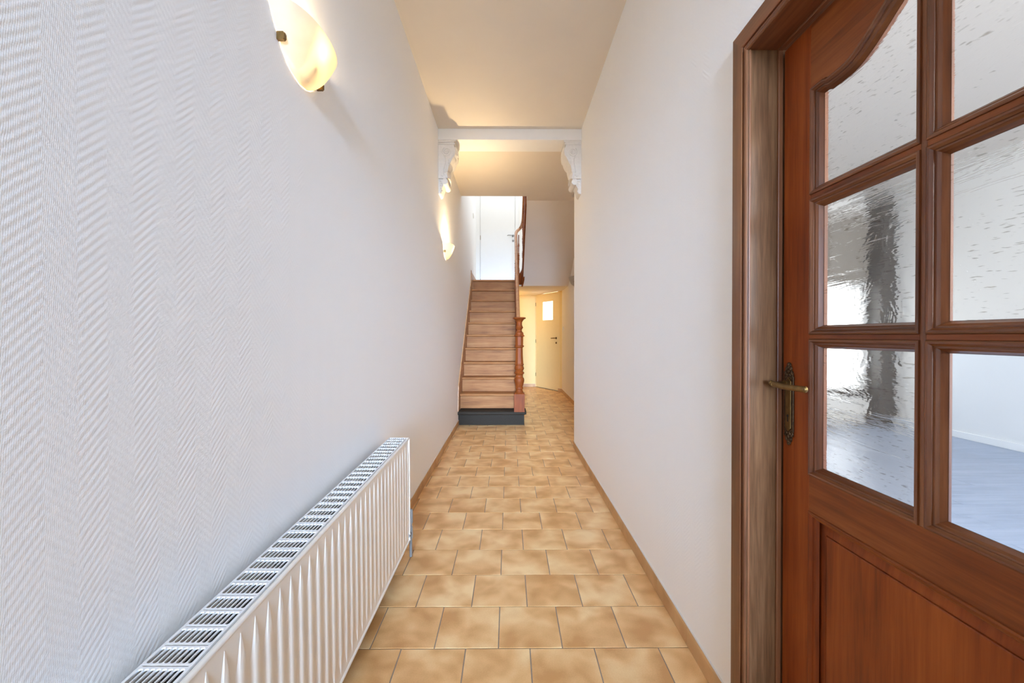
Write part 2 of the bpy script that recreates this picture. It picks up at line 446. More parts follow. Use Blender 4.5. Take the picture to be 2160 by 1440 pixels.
def add_tile(x0, x1, y0, y1):
    sx, sy = x1 - x0 - J, y1 - y0 - J
    if sx < .012 or sy < .012: return
    k = (round(sx, 3), round(sy, 3))
    if k not in cache: cache[k] = tile_mesh(*k)
    put('floor_tile', cache[k], floor, ((x0 + x1) / 2, (y0 + y1) / 2, random.uniform(-.0004, .0003)))
Y0 = 1.617
for r in range(-9, 34):
    y0 = Y0 + T * r; y1 = y0 + T
    ph = -.042 if r % 2 == 0 else -.169
    xr = XR if y0 < YC - .1 else XB
    xl = XL if y1 < 5.95 else .135
    if y0 > 9.0:
        xr = min(xr, A0.x + (A0.y - y0) / (A0.y - A1.y) * (A1.x - A0.x))
    y1 = min(y1, 9.94)
    k = math.floor((xl - ph) / T)
    while ph + k * T < xr:
        add_tile(max(xl, ph + k * T), min(xr, ph + (k + 1) * T), y0, y1); k += 1

# ------------------------------------------------------------------ baseboards of skirting tiles
BH = .07; BT = .010
sk_cache = {}
def skirt_piece(L):
    k = round(L, 3)
    if k not in sk_cache:
        b = MB(); hl = L / 2 - .0008
        pr = [(0, .001), (BT, .001), (BT, BH - .008), (BT - .002, BH - .002), (BT - .006, BH), (0, BH)]
        b.prism(pr, 'y', -hl, hl); sk_cache[k] = b.mesh('skirting_tile', M['skirt'])
    return sk_cache[k]
def skirt_run(parent, p0, p1, first, step=.33):
    # runs p0 -> p1, the wall on the left of the travel direction seen from above
    a = Vector(p0); d = Vector(p1) - a; L = d.length; d.normalize(); t = 0.0; nxt = first
    rz = math.atan2(-d.x, d.y)
    while t < L - .004:
        e = min(L, nxt); o = put('skirting_tile', skirt_piece(e - t), parent)
        m = a + d * ((t + e) / 2); o.location = (m.x, m.y, 0); o.rotation_euler = (0, 0, rz); t = e; nxt += step
    o = MB().box(0, .0055, 0, L, BH, BH + .003).build('caulk_line', M['caulk'], parent)
    o.location = (a.x, a.y, 0); o.rotation_euler = (0, 0, rz)
e = struct(empty('baseboard_left'), 'tan tile baseboard along the left wall', 'baseboard')
skirt_run(e, (XL, -.6), (XL, 5.68), .22)
e = struct(empty('baseboard_right'), 'tan tile baseboard along the right wall', 'baseboard')
skirt_run(e, (XR, YC), (XR, 1.312), .93 - .33 * 2 + .0)
skirt_run(e, (XB, YC + .01), (XR - .0, YC + .01), .2) if False else None
e = struct(empty('baseboard_passage'), 'tan tile baseboard along the passage right wall', 'baseboard')
skirt_run(e, (XB, 9.01), (XB, YC), .3)
q0 = ang(.915, 0, 0); q1 = ang(AL, 0, 0)
skirt_run(e, q0[:2], q1[:2], .3)
e = struct(empty('baseboard_back'), 'tan tile baseboard on the wall at the passage end', 'baseboard')
skirt_run(e, (-.5, 9.94), (.632, 9.94), 1.06)

# ------------------------------------------------------------------ door_1 : wooden glazed door on the right
XD = .795
d1 = struct(empty('door_1', (XD, .797, 0)), 'mahogany door with six glass panes and aged brass lever, right foreground', 'door')
def grain_split(o, mat_h):
    me = o.data; me.materials.append(mat_h)
    for p in me.polygons:
        v = [me.vertices[i].co for i in p.vertices]; ey = ez = 0
        for i in range(len(v)):
            d = v[i] - v[i - 1]; ey = max(ey, abs(d.y)); ez = max(ez, abs(d.z))
        if ey > ez: p.material_index = 1
def D(mb, name, mat, parent=d1, smooth=None, bevel=0.0):
    o = mb.build(name, mat, parent, smooth, bevel); o.location = tuple(-c for c in parent_world(parent)); return o
def parent_world(p):
    v = Vector((0, 0, 0))
    while p is not None: v += p.location; p = p.parent
    return v
YM = .797; DA, DB = 1.205, .389       # far and near edge of the leaf
OA, OB = 1.100, 2 * YM - 1.100        # opening edges
MW = .006                             # half width of a glazing bar
ZTOP = 2.034; ZOPEN = 1.865; ZRAIL = .847; ZPAN = .752; ZBOT = .012
ZM1, ZM2 = 1.580, 1.2125
def arch(s):
    t = max(0.0, min(1.0, (.205 - abs(s)) / .205)); return ZOPEN - .006 + .098 * (t * t * (3 - 2 * t)) + .006 * (abs(s) > .25)
TH = .040
b = MB(); b.box(XD, XD + TH, OA, DA, ZBOT, ZTOP); D(b, 'stile', M['door_wood'], bevel=.0015)
b = MB(); b.box(XD, XD + TH, DB, OB, ZBOT, ZTOP); D(b, 'stile', M['door_wood'], bevel=.0015)
ys = [OB + (OA - OB) * i / 48 for i in range(49)]
b = MB(); b.prism([(OB, ZTOP), (OA, ZTOP)] + [(y, arch(y - YM)) for y in reversed(ys)], 'x', XD + .0003, XD + TH)
D(b, 'top_rail', M['door_wood_h'])
b = MB(); b.box(XD + .0003, XD + TH, OB, OA, ZPAN, ZRAIL); D(b, 'lock_rail', M['door_wood_h'])
b = MB(); b.box(XD + .0003, XD + TH, OB, OA, ZBOT, .21); D(b, 'bottom_rail', M['door_wood_h'])
b = MB(); b.box(XD, XD + TH, YM - MW, YM + MW, ZRAIL, arch(0)); D(b, 'glazing_bar', M['bead_wood'], bevel=.001)
for z in (ZM1, ZM2):
    for y0, y1 in ((OB, YM - MW), (YM + MW, OA)):
        b = MB(); b.box(XD, XD + TH, y0, y1, z - MW, z + MW); D(b, 'glazing_bar', M['door_wood_h'], bevel=.001)
to3 = lambda a, c, h: (XD - h, a, c)
BEAD = [(0, -.001), (.0005, .003), (.003, .0045), (.0065, .0035), (.009, .000), (.0105, -.001), (.011, -.004), (.0145, -.0045), (.017, -.008), (.0185, -.009), (.024, -.021)]
GX = XD + .019
for ci, (y0, y1) in enumerate(((YM + MW, OA), (OB, YM - MW))):
    for ri, (z0, z1) in enumerate(((ZRAIL, ZM2 - MW), (ZM2 + MW, ZM1 - MW), (ZM1 + MW, None))):
        if z1 is None:
            top = [(y, arch(y - YM)) for y in [y1 + (y0 - y1) * i / 26 for i in range(27)]]
            pts = [(y0, z0), (y1, z0)] + top
        else: pts = [(y0, z0), (y1, z0), (y1, z1), (y0, z1)]
        b = MB(); b.frame(pts, BEAD, to3); grain_split(D(b, 'glazing_bead', M['bead_wood'], smooth=28), M['bead_wood_h'])
        g = [(p[0], p[1]) for p in pts]
        clear = (ci == 1 and ri == 0)
        b = MB(); b.prism(g, 'x', GX, GX + .004)
        o = D(b, 'glass_pane', M['glass_clear'] if clear else M['glass_wavy'])
        if clear: o['label'] = 'clear smooth glass pane at lower right of the door'
        rb = [(0, .0), (.012, .0), (.016, -.008)]
        b = MB(); b.frame(pts, [(0, -TH), (0, -.0235), (.018, -.0235), (.012, -TH), (0, -TH)], to3); D(b, 'rear_bead', M['bead_wood'], smooth=28)
# lower panel
pp = [(OB, .21), (OA, .21), (OA, ZPAN), (OB, ZPAN)]
b = MB(); b.frame(pp, [(0, -.001), (.001, .003), (.005, .004), (.009, .001), (.012, -.001), (.013, -.005), (.018, -.007), (.022, -.013)], to3); grain_split(D(b, 'panel_moulding', M['door_wood'], smooth=28), M['door_wood_h'])
b = MB(); b.box(XD + .018, XD + .030, OB, OA, .21, ZPAN)
px = [(.02, -.0181), (.034, -.0145), (.037, -.0145), (.0375, -.0125), (.041, -.011), (.0415, -.013), (.044, -.009)]
b.frame(pp, [(.0, -.0182), (.02, -.0181), (.044, -.0135), (.0445, -.0155), (.0465, -.0155), (.047, -.012), (.0495, -.0105)], to3)
q = [(OB + .0495, .21 + .0495), (OA - .0495, .21 + .0495), (OA - .0495, ZPAN - .0495), (OB + .0495, ZPAN - .0495)]
b.add([to3(a, c, -.0105) for a, c in q], [(0, 1, 2, 3)])
D(b, 'door_panel', M['door_wood'], smooth=20)
# lining and stops
b = MB(); b.box(XR - .012, .90, 1.215, 1.232, 0, 2.062); jam = D(b, 'jamb', M['jamb_wood'], bevel=.001)
b = MB(); b.box(XR - .012, .90, .352, .372, 0, 2.062); D(b, 'jamb', M['jamb_wood'])
b = MB(); b.box(XR - .012, .90, .372, 1.215, 2.045, 2.062); D(b, 'head_lining', M['frame_wood_h'])
b = MB(); b.box(.779, .792, 1.2065, 1.215, 0, 2.045); b.box(XR - .010, .7035, 1.2115, 1.215, 0, 2.045); D(b, 'door_stop', M['frame_wood'], bevel=.0015)
b = MB(); b.box(.779, .792, .380, 1.2065, 2.0375, 2.045); D(b, 'door_stop', M['frame_wood_h'], bevel=.0015)
toA = lambda a, c, h: (XR - h, a, c)
AP = [(0, 0), (0, .013), (.002, .016), (.005, .0175), (.009, .016), (.0115, .0125), (.0125, .010), (.014, .010), (.0145, .0125), (.017, .0145), (.0195, .0125), (.020, .011), (.0215, .011), (.022, .0165), (.024, .018), (.070, .018), (.074, .0165), (.076, .013), (.076, 0)]
b = MB(); b.frame([(.371, 0), (.371, 2.0465), (1.216, 2.0465), (1.216, 0)], AP, toA, closed=False)
grain_split(D(b, 'architrave', M['frame_wood'], smooth=28), M['frame_wood_h'])
# escutcheon, lever, keyhole
EY = 1.177; EZ = 1.022
def escutcheon_outline(k=1.0):
    half = [(0, .118), (.004, .117), (.008, .112), (.007, .108), (.011, .106), (.013, .100), (.011, .096), (.016, .092), (.019, .086), (.018, .081), (.020, .078)]
    half = [(x, y) for x, y in half]
    up = [(x * k, y) for x, y in half]
    pts = up + [(x, -y * .985) for x, y in reversed(up)] + [(-x, -y * .985) for x, y in up[1:]] + [(-x, y) for x, y in reversed(up[1:])]
    return pts
b = MB(); b.prism([(EY + x, EZ + z) for x, z in escutcheon_outline()], 'x', XD - .004, XD)
esc = D(b, 'escutcheon', M['dark_brass'], bevel=.001)
def sub(mb, name, mat, parent, smooth=None, bevel=0.0):
    o = mb.build(name, mat, parent, smooth, bevel); o.location = (0, 0, 0); return o
b = MB()
b.prism([(EY - .011, EZ - .068), (EY, EZ - .078), (EY + .011, EZ - .068), (EY + .011, EZ + .066), (EY, EZ + .076), (EY - .011, EZ + .066)], 'x', XD - .0055, XD - .003)
sub(b, 'centre_plate', M['brass'], esc, bevel=.0008)
b = MB()
for sgn in (1, -1):
    for (x, z, r) in ((0, .104, .006), (.008, .099, .005), (-.008, .099, .005), (.013, .088, .005), (-.013, .088, .005), (0, .092, .006), (0, .112, .0045), (.006, .083, .004), (-.006, .083, .004)):
        b.ball((XD - .004, EY + x, EZ + sgn * z), (.0028, r, r * 1.1), 10, 6)
    for k in range(9):
        x = .016 * (k / 8 * 2 - 1); b.ball((XD - .004, EY + x, EZ + sgn * (.072 + .010 * (1 - abs(k / 4 - 1)))), (.0018, .002, .002), 6, 4)
for sx in (-1, 1):
    for k in range(34):
        b.ball((XD - .004, EY + sx * .0145, EZ - .064 + .0039 * k), (.0012, .0011, .0014), 6, 4)
sub(b, 'ornament', M['dark_brass'], esc, smooth=50)
b = MB(); b.lathe([(.0042, 0), (.0042, .0004)], (XD - .0059, EY, .985 + .003), 14, 'x'); b.box(XD - .0059, XD - .0055, EY - .002, EY + .002, .972, .985)
sub(b, 'keyhole', M['black'], esc)
LZ = 1.078
b = MB()
b.lathe([(.011, 0), (.0112, .004), (.009, .008), (.0082, .012)], (XD - .0165, EY, LZ), 18, 'x')
b.tube([(XD - .010, EY, LZ), (XD - .034, EY, LZ), (XD - .044, EY - .002, LZ + .0005), (XD - .050, EY - .010, LZ + .001)], [.0075, .0075, .0085, .008], 14)
el = [(math.cos(2 * PI * k / 16) * .0058, math.sin(2 * PI * k / 16) * .0078) for k in range(16)]
pth = [(XD - .049, EY + .004, LZ + .002), (XD - .050, EY - .012, LZ + .001), (XD - .051, EY - .045, LZ - .001), (XD - .050, EY - .085, LZ), (XD - .048, EY - .116, LZ + .001), (XD - .046, EY - .126, LZ + .001)]
b.sweep(pth, el)
hd = D(b, 'lever_handle', M['brass'], smooth=40)
b = MB(); b.ball((XD - .046, EY - .127, LZ + .001), (.0066, .005, .0086), 14, 8); b.ball((XD - .050, EY + .004, LZ + .004), (.007, .006, .007), 14, 8)
o = b.build('lever_tip', M['brass'], hd, smooth=50)

# ------------------------------------------------------------------ staircase
st = tag(empty('staircase', (-.28, 5.7, 0)), 'steep oak staircase with black stone first step and turned newel post', 'staircase')
SO = (.28, -5.7, 0)
def SP(mb, name, mat, smooth=None, bevel=0.0, parent=st):
    o = mb.build(name, mat, parent, smooth, bevel)
    if parent is st: o.location = SO
    return o
RISE, GO = .2065, .229
nose_y = lambda k: 5.79 + GO * (k - 2)
nose_z = lambda k: .410 + RISE * (k - 2)
TX0, TX1 = -.680, .102
# stone step
b = MB(); b.box(XL, .205, 5.69, 6.0, 0, .146); stn = SP(b, 'stone_riser', M['bluestone'], bevel=.003)
pr = []
for i in range(9):
    a = -PI / 2 + PI * i / 8; pr.append((5.632 - .024 * math.cos(a), .171 + .024 * math.sin(a)))
pr = [(6.0, .147)] + pr + [(6.0, .195)]
b = MB(); b.prism(pr, 'x', XL, .215); b.lathe([(.0, -.024), (.012, -.0205), (.0205, -.012), (.024, 0), (.0205, .012), (.012, .0205), (0, .024)], (0, 0, 0), 8) if False else None
b.prism([(5.64, .150), (5.64, .192), (5.92, .192), (5.92, .150)], 'x', .215, .232)
SP(b, 'stone_tread', M['bluestone'], smooth=40, bevel=.006)
# treads and risers
pr = []
for i in range(9):
    a = -PI / 2 + PI * i / 8; pr.append((-.0175 * math.cos(a) + .0175, -.0175 + .0175 * math.sin(a)))
pr = [(GO + .045, -.035)] + pr + [(GO + .045, 0)]
b = MB(); b.prism(pr, 'x', TX0, TX1); tread_me = b.mesh('tread', M['stair'], 40)
b = MB(); b.box(TX0, TX1, 0, .018, -RISE + .0, -.035)
riser_me = b.mesh('riser', M['stair'])
for k in range(2, 12):
    put('tread', tread_me, st, (SO[0], SO[1] + nose_y(k), nose_z(k)))
    put('riser', riser_me, st, (SO[0], SO[1] + nose_y(k) + .045, nose_z(k)))
# wall string
nl = lambda y: nose_z(2) + (y - nose_y(2)) * RISE / GO
poly = [(5.60, .196), (6.02, .196), (7.86, 1.86), (7.86, 2.262), (8.75, 2.262), (8.75, 2.37), (7.66, 2.372), (7.56, 2.40), (7.50, nl(7.50) + .245), (5.66, nl(5.66) + .245)]
b = MB(); b.prism(poly, 'x', XL, TX0); SP(b, 'wall_string', M['stringer'], bevel=.002)
# outer string, then the curved board round the well
def board(mb, path, zb, zt, th):
    P = [Vector((p[0], p[1])) for p in path]; n = len(P); v = []; f = []
    for i in range(n):
        t = (P[min(i + 1, n - 1)] - P[max(i - 1, 0)]).normalized(); nn = Vector((t.y, -t.x)) * th / 2
        for q, z in ((P[i] - nn, zb[i]), (P[i] + nn, zb[i]), (P[i] + nn, zt[i]), (P[i] - nn, zt[i])): v.append((q.x, q.y, z))
    for i in range(n - 1):
        for k in range(4): f.append((i * 4 + k, i * 4 + (k + 1) % 4, i * 4 + 4 + (k + 1) % 4, i * 4 + 4 + k))
    f.append((3, 2, 1, 0)); f.append(tuple(4 * (n - 1) + k for k in range(4))); mb.add(v, f)
b = MB()
pa = [(.118, 5.70), (.118, 6.3), (.118, 7.0), (.118, 7.80)]
board(b, pa, [max(.196, nl(y) - .28) for x, y in pa], [nl(y) + .06 for x, y in pa], .030)
SP(b, 'outer_string', M['newel'])
b = MB(); pa = []; zb = []; zt = []
for i in range(15):
    t = i / 14; a = PI - PI * t
    pa.append((.185 + .067 * math.cos(a), 7.93 + .11 * math.sin(a)))
    zb.append(1.95 + .25 * min(1, t * 2.0) if t < .5 else 2.20 - .03 * (t - .5)); zt.append(2.26 + .25 * t)
pa = [(.118, 7.80)] + pa + [(.252, 7.80), (.252, 7.4), (.252, 6.9), (.252, 6.3)]
zb = [nl(7.8) - .28] + zb + [soff(y) - .012 for y in (7.80, 7.4, 6.9, 6.3)]
zt = [nl(7.8) + .06] + zt + [soff(y) + .25 for y in (7.80, 7.4, 6.9, 6.3)]
board(b, pa, zb, zt, .022); SP(b, 'curved_string', M['newel'], smooth=35)
b = MB(); b.tube([(.246, 7.95, 2.155), (.256, 7.86, 2.205), (.268, 7.78, 2.26), (.275, 7.72, 2.30)], [.012, .018, .016, .010], 10); SP(b, 'string_scroll', M['newel'], smooth=50)
# handrail
rail_pts = [(.124, 5.68, 1.440), (.122, 5.9, 1.638), (.121, 6.4, 2.087), (.120, 6.9, 2.537), (.120, 7.2, 2.807), (.120, 7.36, 2.948), (.124, 7.50, 3.045), (.136, 7.64, 3.115), (.160, 7.77, 3.170), (.195, 7.83, 3.215), (.228, 7.78, 3.255), (.248, 7.62, 3.305), (.252, 7.4, 3.40), (.252, 7.0, 3.63), (.252, 6.5, 3.93)]
def smooth_path(P, n=4):
    V = [Vector(p) for p in P]; out = []
    for i in range(len(V) - 1):
        p0 = V[max(i - 1, 0)]; p1 = V[i]; p2 = V[i + 1]; p3 = V[min(i + 2, len(V) - 1)]
        for j in range(n):
            t = j / n
            out.append(.5 * ((2 * p1) + (p2 - p0) * t + (2 * p0 - 5 * p1 + 4 * p2 - p3) * t * t + (3 * p1 - p0 - 3 * p2 + p3) * t ** 3))
    out.append(V[-1]); return out
rp = [(-.024, -.018), (.024, -.018), (.026, -.006), (.021, .004), (.024, .012), (.014, .023), (0, .026), (-.014, .023), (-.024, .012), (-.021, .004), (-.026, -.006)]
b = MB(); b.sweep(smooth_path(rail_pts), rp); SP(b, 'handrail', M['rail'], smooth=40)
# newel post
NX, NY = .137, 5.652
nz = lambda yz: EYE - (660 + .1528 * yz - 708) / 881 * 5.652
NP = [(330, 52), (445, 52)], [(478, 47), (600, 49), (698, 56)]
k = .00098
b = MB()
def nl_l(pts, seg=24, ph=0.0, kk=1.0): b.lathe([(r * k * kk, nz(y)) for y, r in reversed(pts)], (NX, NY, 0), seg, 'z', ph)
nl_l([(95, 62), (110, 48), (130, 38), (165, 38), (185, 45), (200, 54), (215, 44), (235, 34), (255, 38), (268, 54), (285, 58), (300, 60), (312, 72), (320, 72), (328, 55)])
nl_l([(326, 54), (446, 54)], 8, PI / 8, 1.06)
nl_l([(444, 54), (452, 66), (462, 66), (472, 54), (480, 48)])
nl_l([(478, 47), (600, 50), (700, 56)], 8, PI / 8, 1.06)
nl_l([(698, 56), (706, 63), (714, 63), (722, 55), (740, 58), (765, 67), (785, 56), (800, 50), (815, 62), (827, 71), (840, 60), (855, 48), (868, 53), (876, 53), (884, 52), (895, 62), (920, 69), (945, 67), (970, 60), (995, 54), (1020, 47), (1033, 53), (1045, 53), (1055, 45), (1075, 48), (1085, 55), (1100, 60), (1108, 64)])
hb = .071
b.box(NX - hb, NX + hb, NY - hb, NY + hb, .1945, nz(1112))
b.add([(NX + sx * q, NY + sy * q, z) for q, z in ((hb, nz(1112)), (hb * .80, nz(1096))) for sx, sy in ((-1, -1), (1, -1), (1, 1), (-1, 1))],
      [(0, 1, 5, 4), (1, 2, 6, 5), (2, 3, 7, 6), (3, 0, 4, 7), (4, 5, 6, 7)])
nw = SP(b, 'newel_post', M['newel'], smooth=35)
b = MB(); b.lathe([(.050, nz(100)), (.062, nz(92)), (.068, nz(86)), (.080, nz(82)), (.088, nz(74)), (.090, nz(70)), (.084, nz(62)), (.060, nz(58)), (.0, nz(57))], (NX, NY, 0), 28)
o = b.build('newel_cap', M['newel'], nw, smooth=35)
# balusters
def bal_mesh(h):
    pf = [(0, .013), (.10, .013), (.115, .009), (.13, .015), (.145, .015), (.155, .009), (.30, .011), (.315, .016), (.33, .009), (.36, .018), (.385, .012), (.41, .017), (.43, .010), (.46, .019), (.50, .010), (.515, .016), (.53, .009), (.70, .011), (.72, .018), (.745, .010), (.76, .015), (.78, .009), (1.0, .009)]
    b = MB(); b.lathe([(r, t * h) for t, r in pf], (0, 0, 0), 12); b.box(-.017, .017, -.017, .017, -.02, .11 * h)
    return b.mesh('baluster', M['newel'], 40)
bal = bal_mesh(.735)
y = 5.88
while y < 7.75:
    put('baluster', bal, st, (SO[0] + .118, SO[1] + y, nl(y) + .06)); y += .1835
bal2 = bal_mesh(.70)
put('baluster', bal_mesh(.74), st, (SO[0] + .183, SO[1] + 8.03, 2.41))
for y in (7.62, 7.30, 7.0, 6.7, 6.4):
    put('baluster', bal2, st, (SO[0] + .252, SO[1] + y, soff(y) + .24))

# ------------------------------------------------------------------ upper white door on the landing
d2 = struct(empty('door_2', (-.19, 8.75, 2.262)), 'plain white door on the landing at the top of the stairs', 'door')
o2 = (.19, -8.75, -2.262)
def D2(mb, name, mat, bevel=0.0, smooth=None):
    o = mb.build(name, mat, d2, smooth, bevel); o.location = o2; return o
LX0, LX1 = -.600, .125
b = MB(); b.box(LX0, LX1, 8.728, 8.76, 2.268, 4.33); D2(b, 'door_leaf', M['white_paint'], .002)
b = MB(); b.box(LX0 - .095, LX0 - .004, 8.718, 8.76, 2.262, 4.42); D2(b, 'door_frame', M['white_paint'], .004)
b = MB(); b.box(LX0 - .018, LX0 - .004, 8.712, 8.72, 2.262, 4.34); D2(b, 'door_frame', M['white_paint'], .002)
b = MB(); b.box(LX1 + .004, LX1 + .08, 8.718, 8.76, 2.262, 4.42); D2(b, 'door_frame', M['white_paint'], .004)
b = MB(); b.box(LX0 - .004, LX1 + .004, 8.718, 8.76, 4.334, 4.42); D2(b, 'door_frame', M['white_paint'], .004)
for z in (2.36, 3.26):
    b = MB(); b.lathe([(.006, -.045), (.0075, -.043), (.0075, .043), (.006, .045)], (LX0 - .003, 8.722, z), 10); D2(b, 'hinge', M['brass'], smooth=40)
HX = .082
b = MB(); b.lathe([(.026, 0), (.026, .006), (.022, .009)], (HX, 8.719, 3.30), 18, 'y')
b.tube([(HX, 8.722, 3.30), (HX, 8.682, 3.30), (HX - .012, 8.672, 3.30), (HX - .10, 8.674, 3.303), (HX - .122, 8.678, 3.292)], [.009, .009, .0095, .0095, .008], 10); D2(b, 'lever_handle', M['steel'], smooth=40)
b = MB(); b.lathe([(.025, 0), (.025, .005), (.021, .008)], (HX, 8.720, 3.195), 18, 'y'); D2(b, 'key_rosette', M['steel'], smooth=40)
b = MB(); b.box(HX - .003, HX + .003, 8.7185, 8.7205, 3.18, 3.205); D2(b, 'keyhole', M['black'])

# ------------------------------------------------------------------ yellow lit door with small window
d3 = struct(empty('door_3', (.85, 9.54, 0)), 'door with lamp yellow in its colour and small bright window pane in the yellow lit passage', 'door')
o3 = (-.85, -9.54, 0)
def D3(mb, name, mat, bevel=0.0, smooth=None):
    o = mb.build(name, mat, d3, smooth, bevel); o.location = o3; return o
L0, L1 = .012, .90
W0, W1, Wz0, Wz1 = .29, .70, 1.575, 1.995
b = MB()
ang_box(b, L0, W0, -.04, -.004, .012, 2.180); ang_box(b, W1, L1, -.04, -.004, .012, 2.180)
ang_box(b, W0, W1, -.04, -.004, .012, Wz0); ang_box(b, W0, W1, -.04, -.004, Wz1, 2.180)
D3(b, 'door_leaf', M['lamp_tinted_paint'])
b = MB(); ang_box(b, W0, W1, -.028, -.020, Wz0, Wz1); D3(b, 'window_pane', M['pane_lit'])
b = MB(); ang_box(b, L1 + .004, L1 + .06, -.05, .004, 0, 2.19); D3(b, 'door_frame', M['lamp_tinted_paint'], .002)
b = MB(); ang_box(b, L0 - .05, L0 - .003, -.05, .004, 0, 2.19); D3(b, 'door_frame', M['lamp_tinted_paint'], .002)
for z in (1.96, 1.09, .3):
    b = MB(); p = ang(L0 - .003, .004, 0); b.lathe([(.006, -.04), (.006, .04)], (p[0], p[1], z), 8); D3(b, 'hinge', M['brass'])
b = MB(); p = ang(.835, -.004, 1.165); q = ang(.835, .045, 1.165); r1 = ang(.82, .052, 1.165); r2 = ang(.71, .052, 1.160)
b.tube([p, q, r1, r2], [.009, .009, .010, .009], 10); pb = ang(.835, .004, 1.165); b.tube([p, pb], .025, 14); D3(b, 'lever_handle', M['bronze'], smooth=40)
b = MB(); p = ang(.835, -.004, 1.06); q = ang(.835, .004, 1.06); b.tube([p, q], .022, 14); D3(b, 'key_rosette', M['bronze'], smooth=40)
b = MB(); ang_box(b, L0, L1, -.03, .010, 0.0, .010); D3(b, 'threshold', M['steel'])

# ------------------------------------------------------------------ carved corbels
def corbel(side, label):
    # side -1: on the left wall, +1: on the right wall. u = protrusion from the wall
    wall = XL if side < 0 else XR
    X = lambda u: wall - side * u
    y0, y1 = 4.10, 4.335
    root = tag(empty('corbel', (wall, (y0 + y1) / 2, 2.88)), label, 'corbel', 'carved corbels under the beam')
    off = tuple(-c for c in root.location)
    def P(mb, name, smooth=None, bevel=0.0):
        o = mb.build(name, M['carved'], root, smooth, bevel); o.location = off; return o
    b = MB()
    for u, z0, z1 in ((.172, 3.112, 3.128), (.158, 3.098, 3.112), (.165, 3.086, 3.098)):
        xs = sorted((X(0), X(u))); b.box(xs[0], xs[1], y0 - .006, y1 + .006, z0, z1)
    P(b, 'abacus', bevel=.003)
    prof = [(0, 3.086), (.150, 3.086), (.158, 3.06), (.155, 3.02), (.142, 2.985), (.124, 2.955), (.108, 2.925), (.094, 2.89), (.084, 2.85), (.076, 2.81), (.074, 2.785), (.080, 2.765), (.072, 2.755), (0, 2.755)]
    b = MB(); b.prism([(X(u), z) for u, z in prof], 'y', y0, y1); P(b, 'body', smooth=30, bevel=.002)
    # acanthus leaf on the front: a ribbed, scalloped sheet following the profile
    pr_ = [(.160, 3.080), (.160, 3.045), (.152, 3.005), (.134, 2.968), (.116, 2.938), (.100, 2.905), (.088, 2.868), (.079, 2.83), (.078, 2.80), (.086, 2.775)]
    def along(t):
        q = t * (len(pr_) - 1); k = min(int(q), len(pr_) - 2); f_ = q - k
        return tuple(pr_[k][m] * (1 - f_) + pr_[k + 1][m] * f_ for m in (0, 1))
    b = MB(); NI, NJ = 44, 30; v = []; f = []
    for sh in (0, 1):
        for i in range(NI + 1):
            t = i / NI; u, z = along(t); lobe = (t * 4.0) % 1.0
            edge = .010 + .012 * abs(math.sin(t * 4 * PI)) - .004
            for j in range(NJ + 1):
                q = j / NJ * 2 - 1
                h = .006 + .012 * (1 - q * q) * (.45 + .55 * math.sin(min(1, lobe * 1.25) * PI * .6)) + .0045 * abs(math.cos(q * 3.5 * PI + lobe * 1.6 * q)) - .007 * (1 if abs(q) < .06 else 0)
                yy = (y0 + y1) / 2 + q * ((y1 - y0) / 2 + .016 * math.sin(lobe * PI) ** .7 - .006)
                v.append((X(u + (h if sh == 0 else -.012)), yy, z - .018 * q * q))
    N_ = (NI + 1) * (NJ + 1)
    for q in (0, N_):
        for i in range(NI):
            for j in range(NJ):
                a = q + i * (NJ + 1) + j; f.append((a, a + 1, a + NJ + 2, a + NJ + 1))
    for i in range(NI):
        for j in (0, NJ):
            a = i * (NJ + 1) + j; f.append((a, a + NJ + 1, N_ + a + NJ + 1, N_ + a))
    for j in range(NJ):
        for a in (j, NI * (NJ + 1) + j): f.append((a, a + 1, N_ + a + 1, N_ + a))
    b.add(v, f)
    b.ball((X(.172), (y0 + y1) / 2, 3.03), (.012, .05, .022), 16, 8)
    P(b, 'leaf', smooth=50)
    b = MB()
    for k in range(6):
        b.ball((X(.108 - .010 * k + .005 * (k % 2)), y0 - .001, 2.94 - .028 * k), (.011, .006, .015), 10, 6)
    P(b, 'leaf_edge', smooth=60)
    # scroll rings on the cheek
    b = MB(); ring = []
    for i in range(46):
        a = i / 45 * 4.3 * PI; r = .046 * (1 - i / 45 * .82); ring.append((X(.083) + r * math.cos(a + PI * .7) * -side, y0 - .001, 3.016 + r * math.sin(a + PI * .7)))
    b.tube(ring, .0042, 6, (0, 1, 0)); b.ball((X(.083), y0, 3.016), (.011, .005, .011), 10, 6)
    tail = [(X(.083 - .028), y0 - .001, 2.98), (X(.070), y0 - .001, 2.95), (X(.072), y0 - .001, 2.92), (X(.060), y0 - .001, 2.87), (X(.052), y0 - .001, 2.82), (X(.058), y0 - .001, 2.79), (X(.045), y0 - .001, 2.775), (X(.030), y0 - .001, 2.785)]
    b.tube(tail, .0040, 6, (0, 1, 0)); P(b, 'scroll', smooth=60)
    # lower volute and pendant
    b = MB(); b.lathe([(.018, 0), (.030, .004), (.032, .02), (.026, .08), (.026, y1 - y0 - .08), (.032, y1 - y0 - .02), (.030, y1 - y0 - .004), (.018, y1 - y0)], (X(.062), y0 + .004, 2.728), 18, 'y'); P(b, 'volute', smooth=50)
    b = MB()
    pp = [(0, 2.755), (.05, 2.75), (.052, 2.72), (.046, 2.69), (.032, 2.665), (.026, 2.64), (.016, 2.615), (0, 2.608)]
    b.prism([(X(u), z) for u, z in pp], 'y', y0 + .012, y1 - .05)
    for k in range(4): b.ball((X(.026), y0 + .012, 2.735 - .022 * k), (.018 - .002 * k, .010, .012), 10, 6)
    for k in range(3): b.ball((X(.016 + .01 * (k % 2)), y0 + .02, 2.655 - .018 * k), (.013, .014, .012), 10, 6)
    P(b, 'pendant', smooth=50)
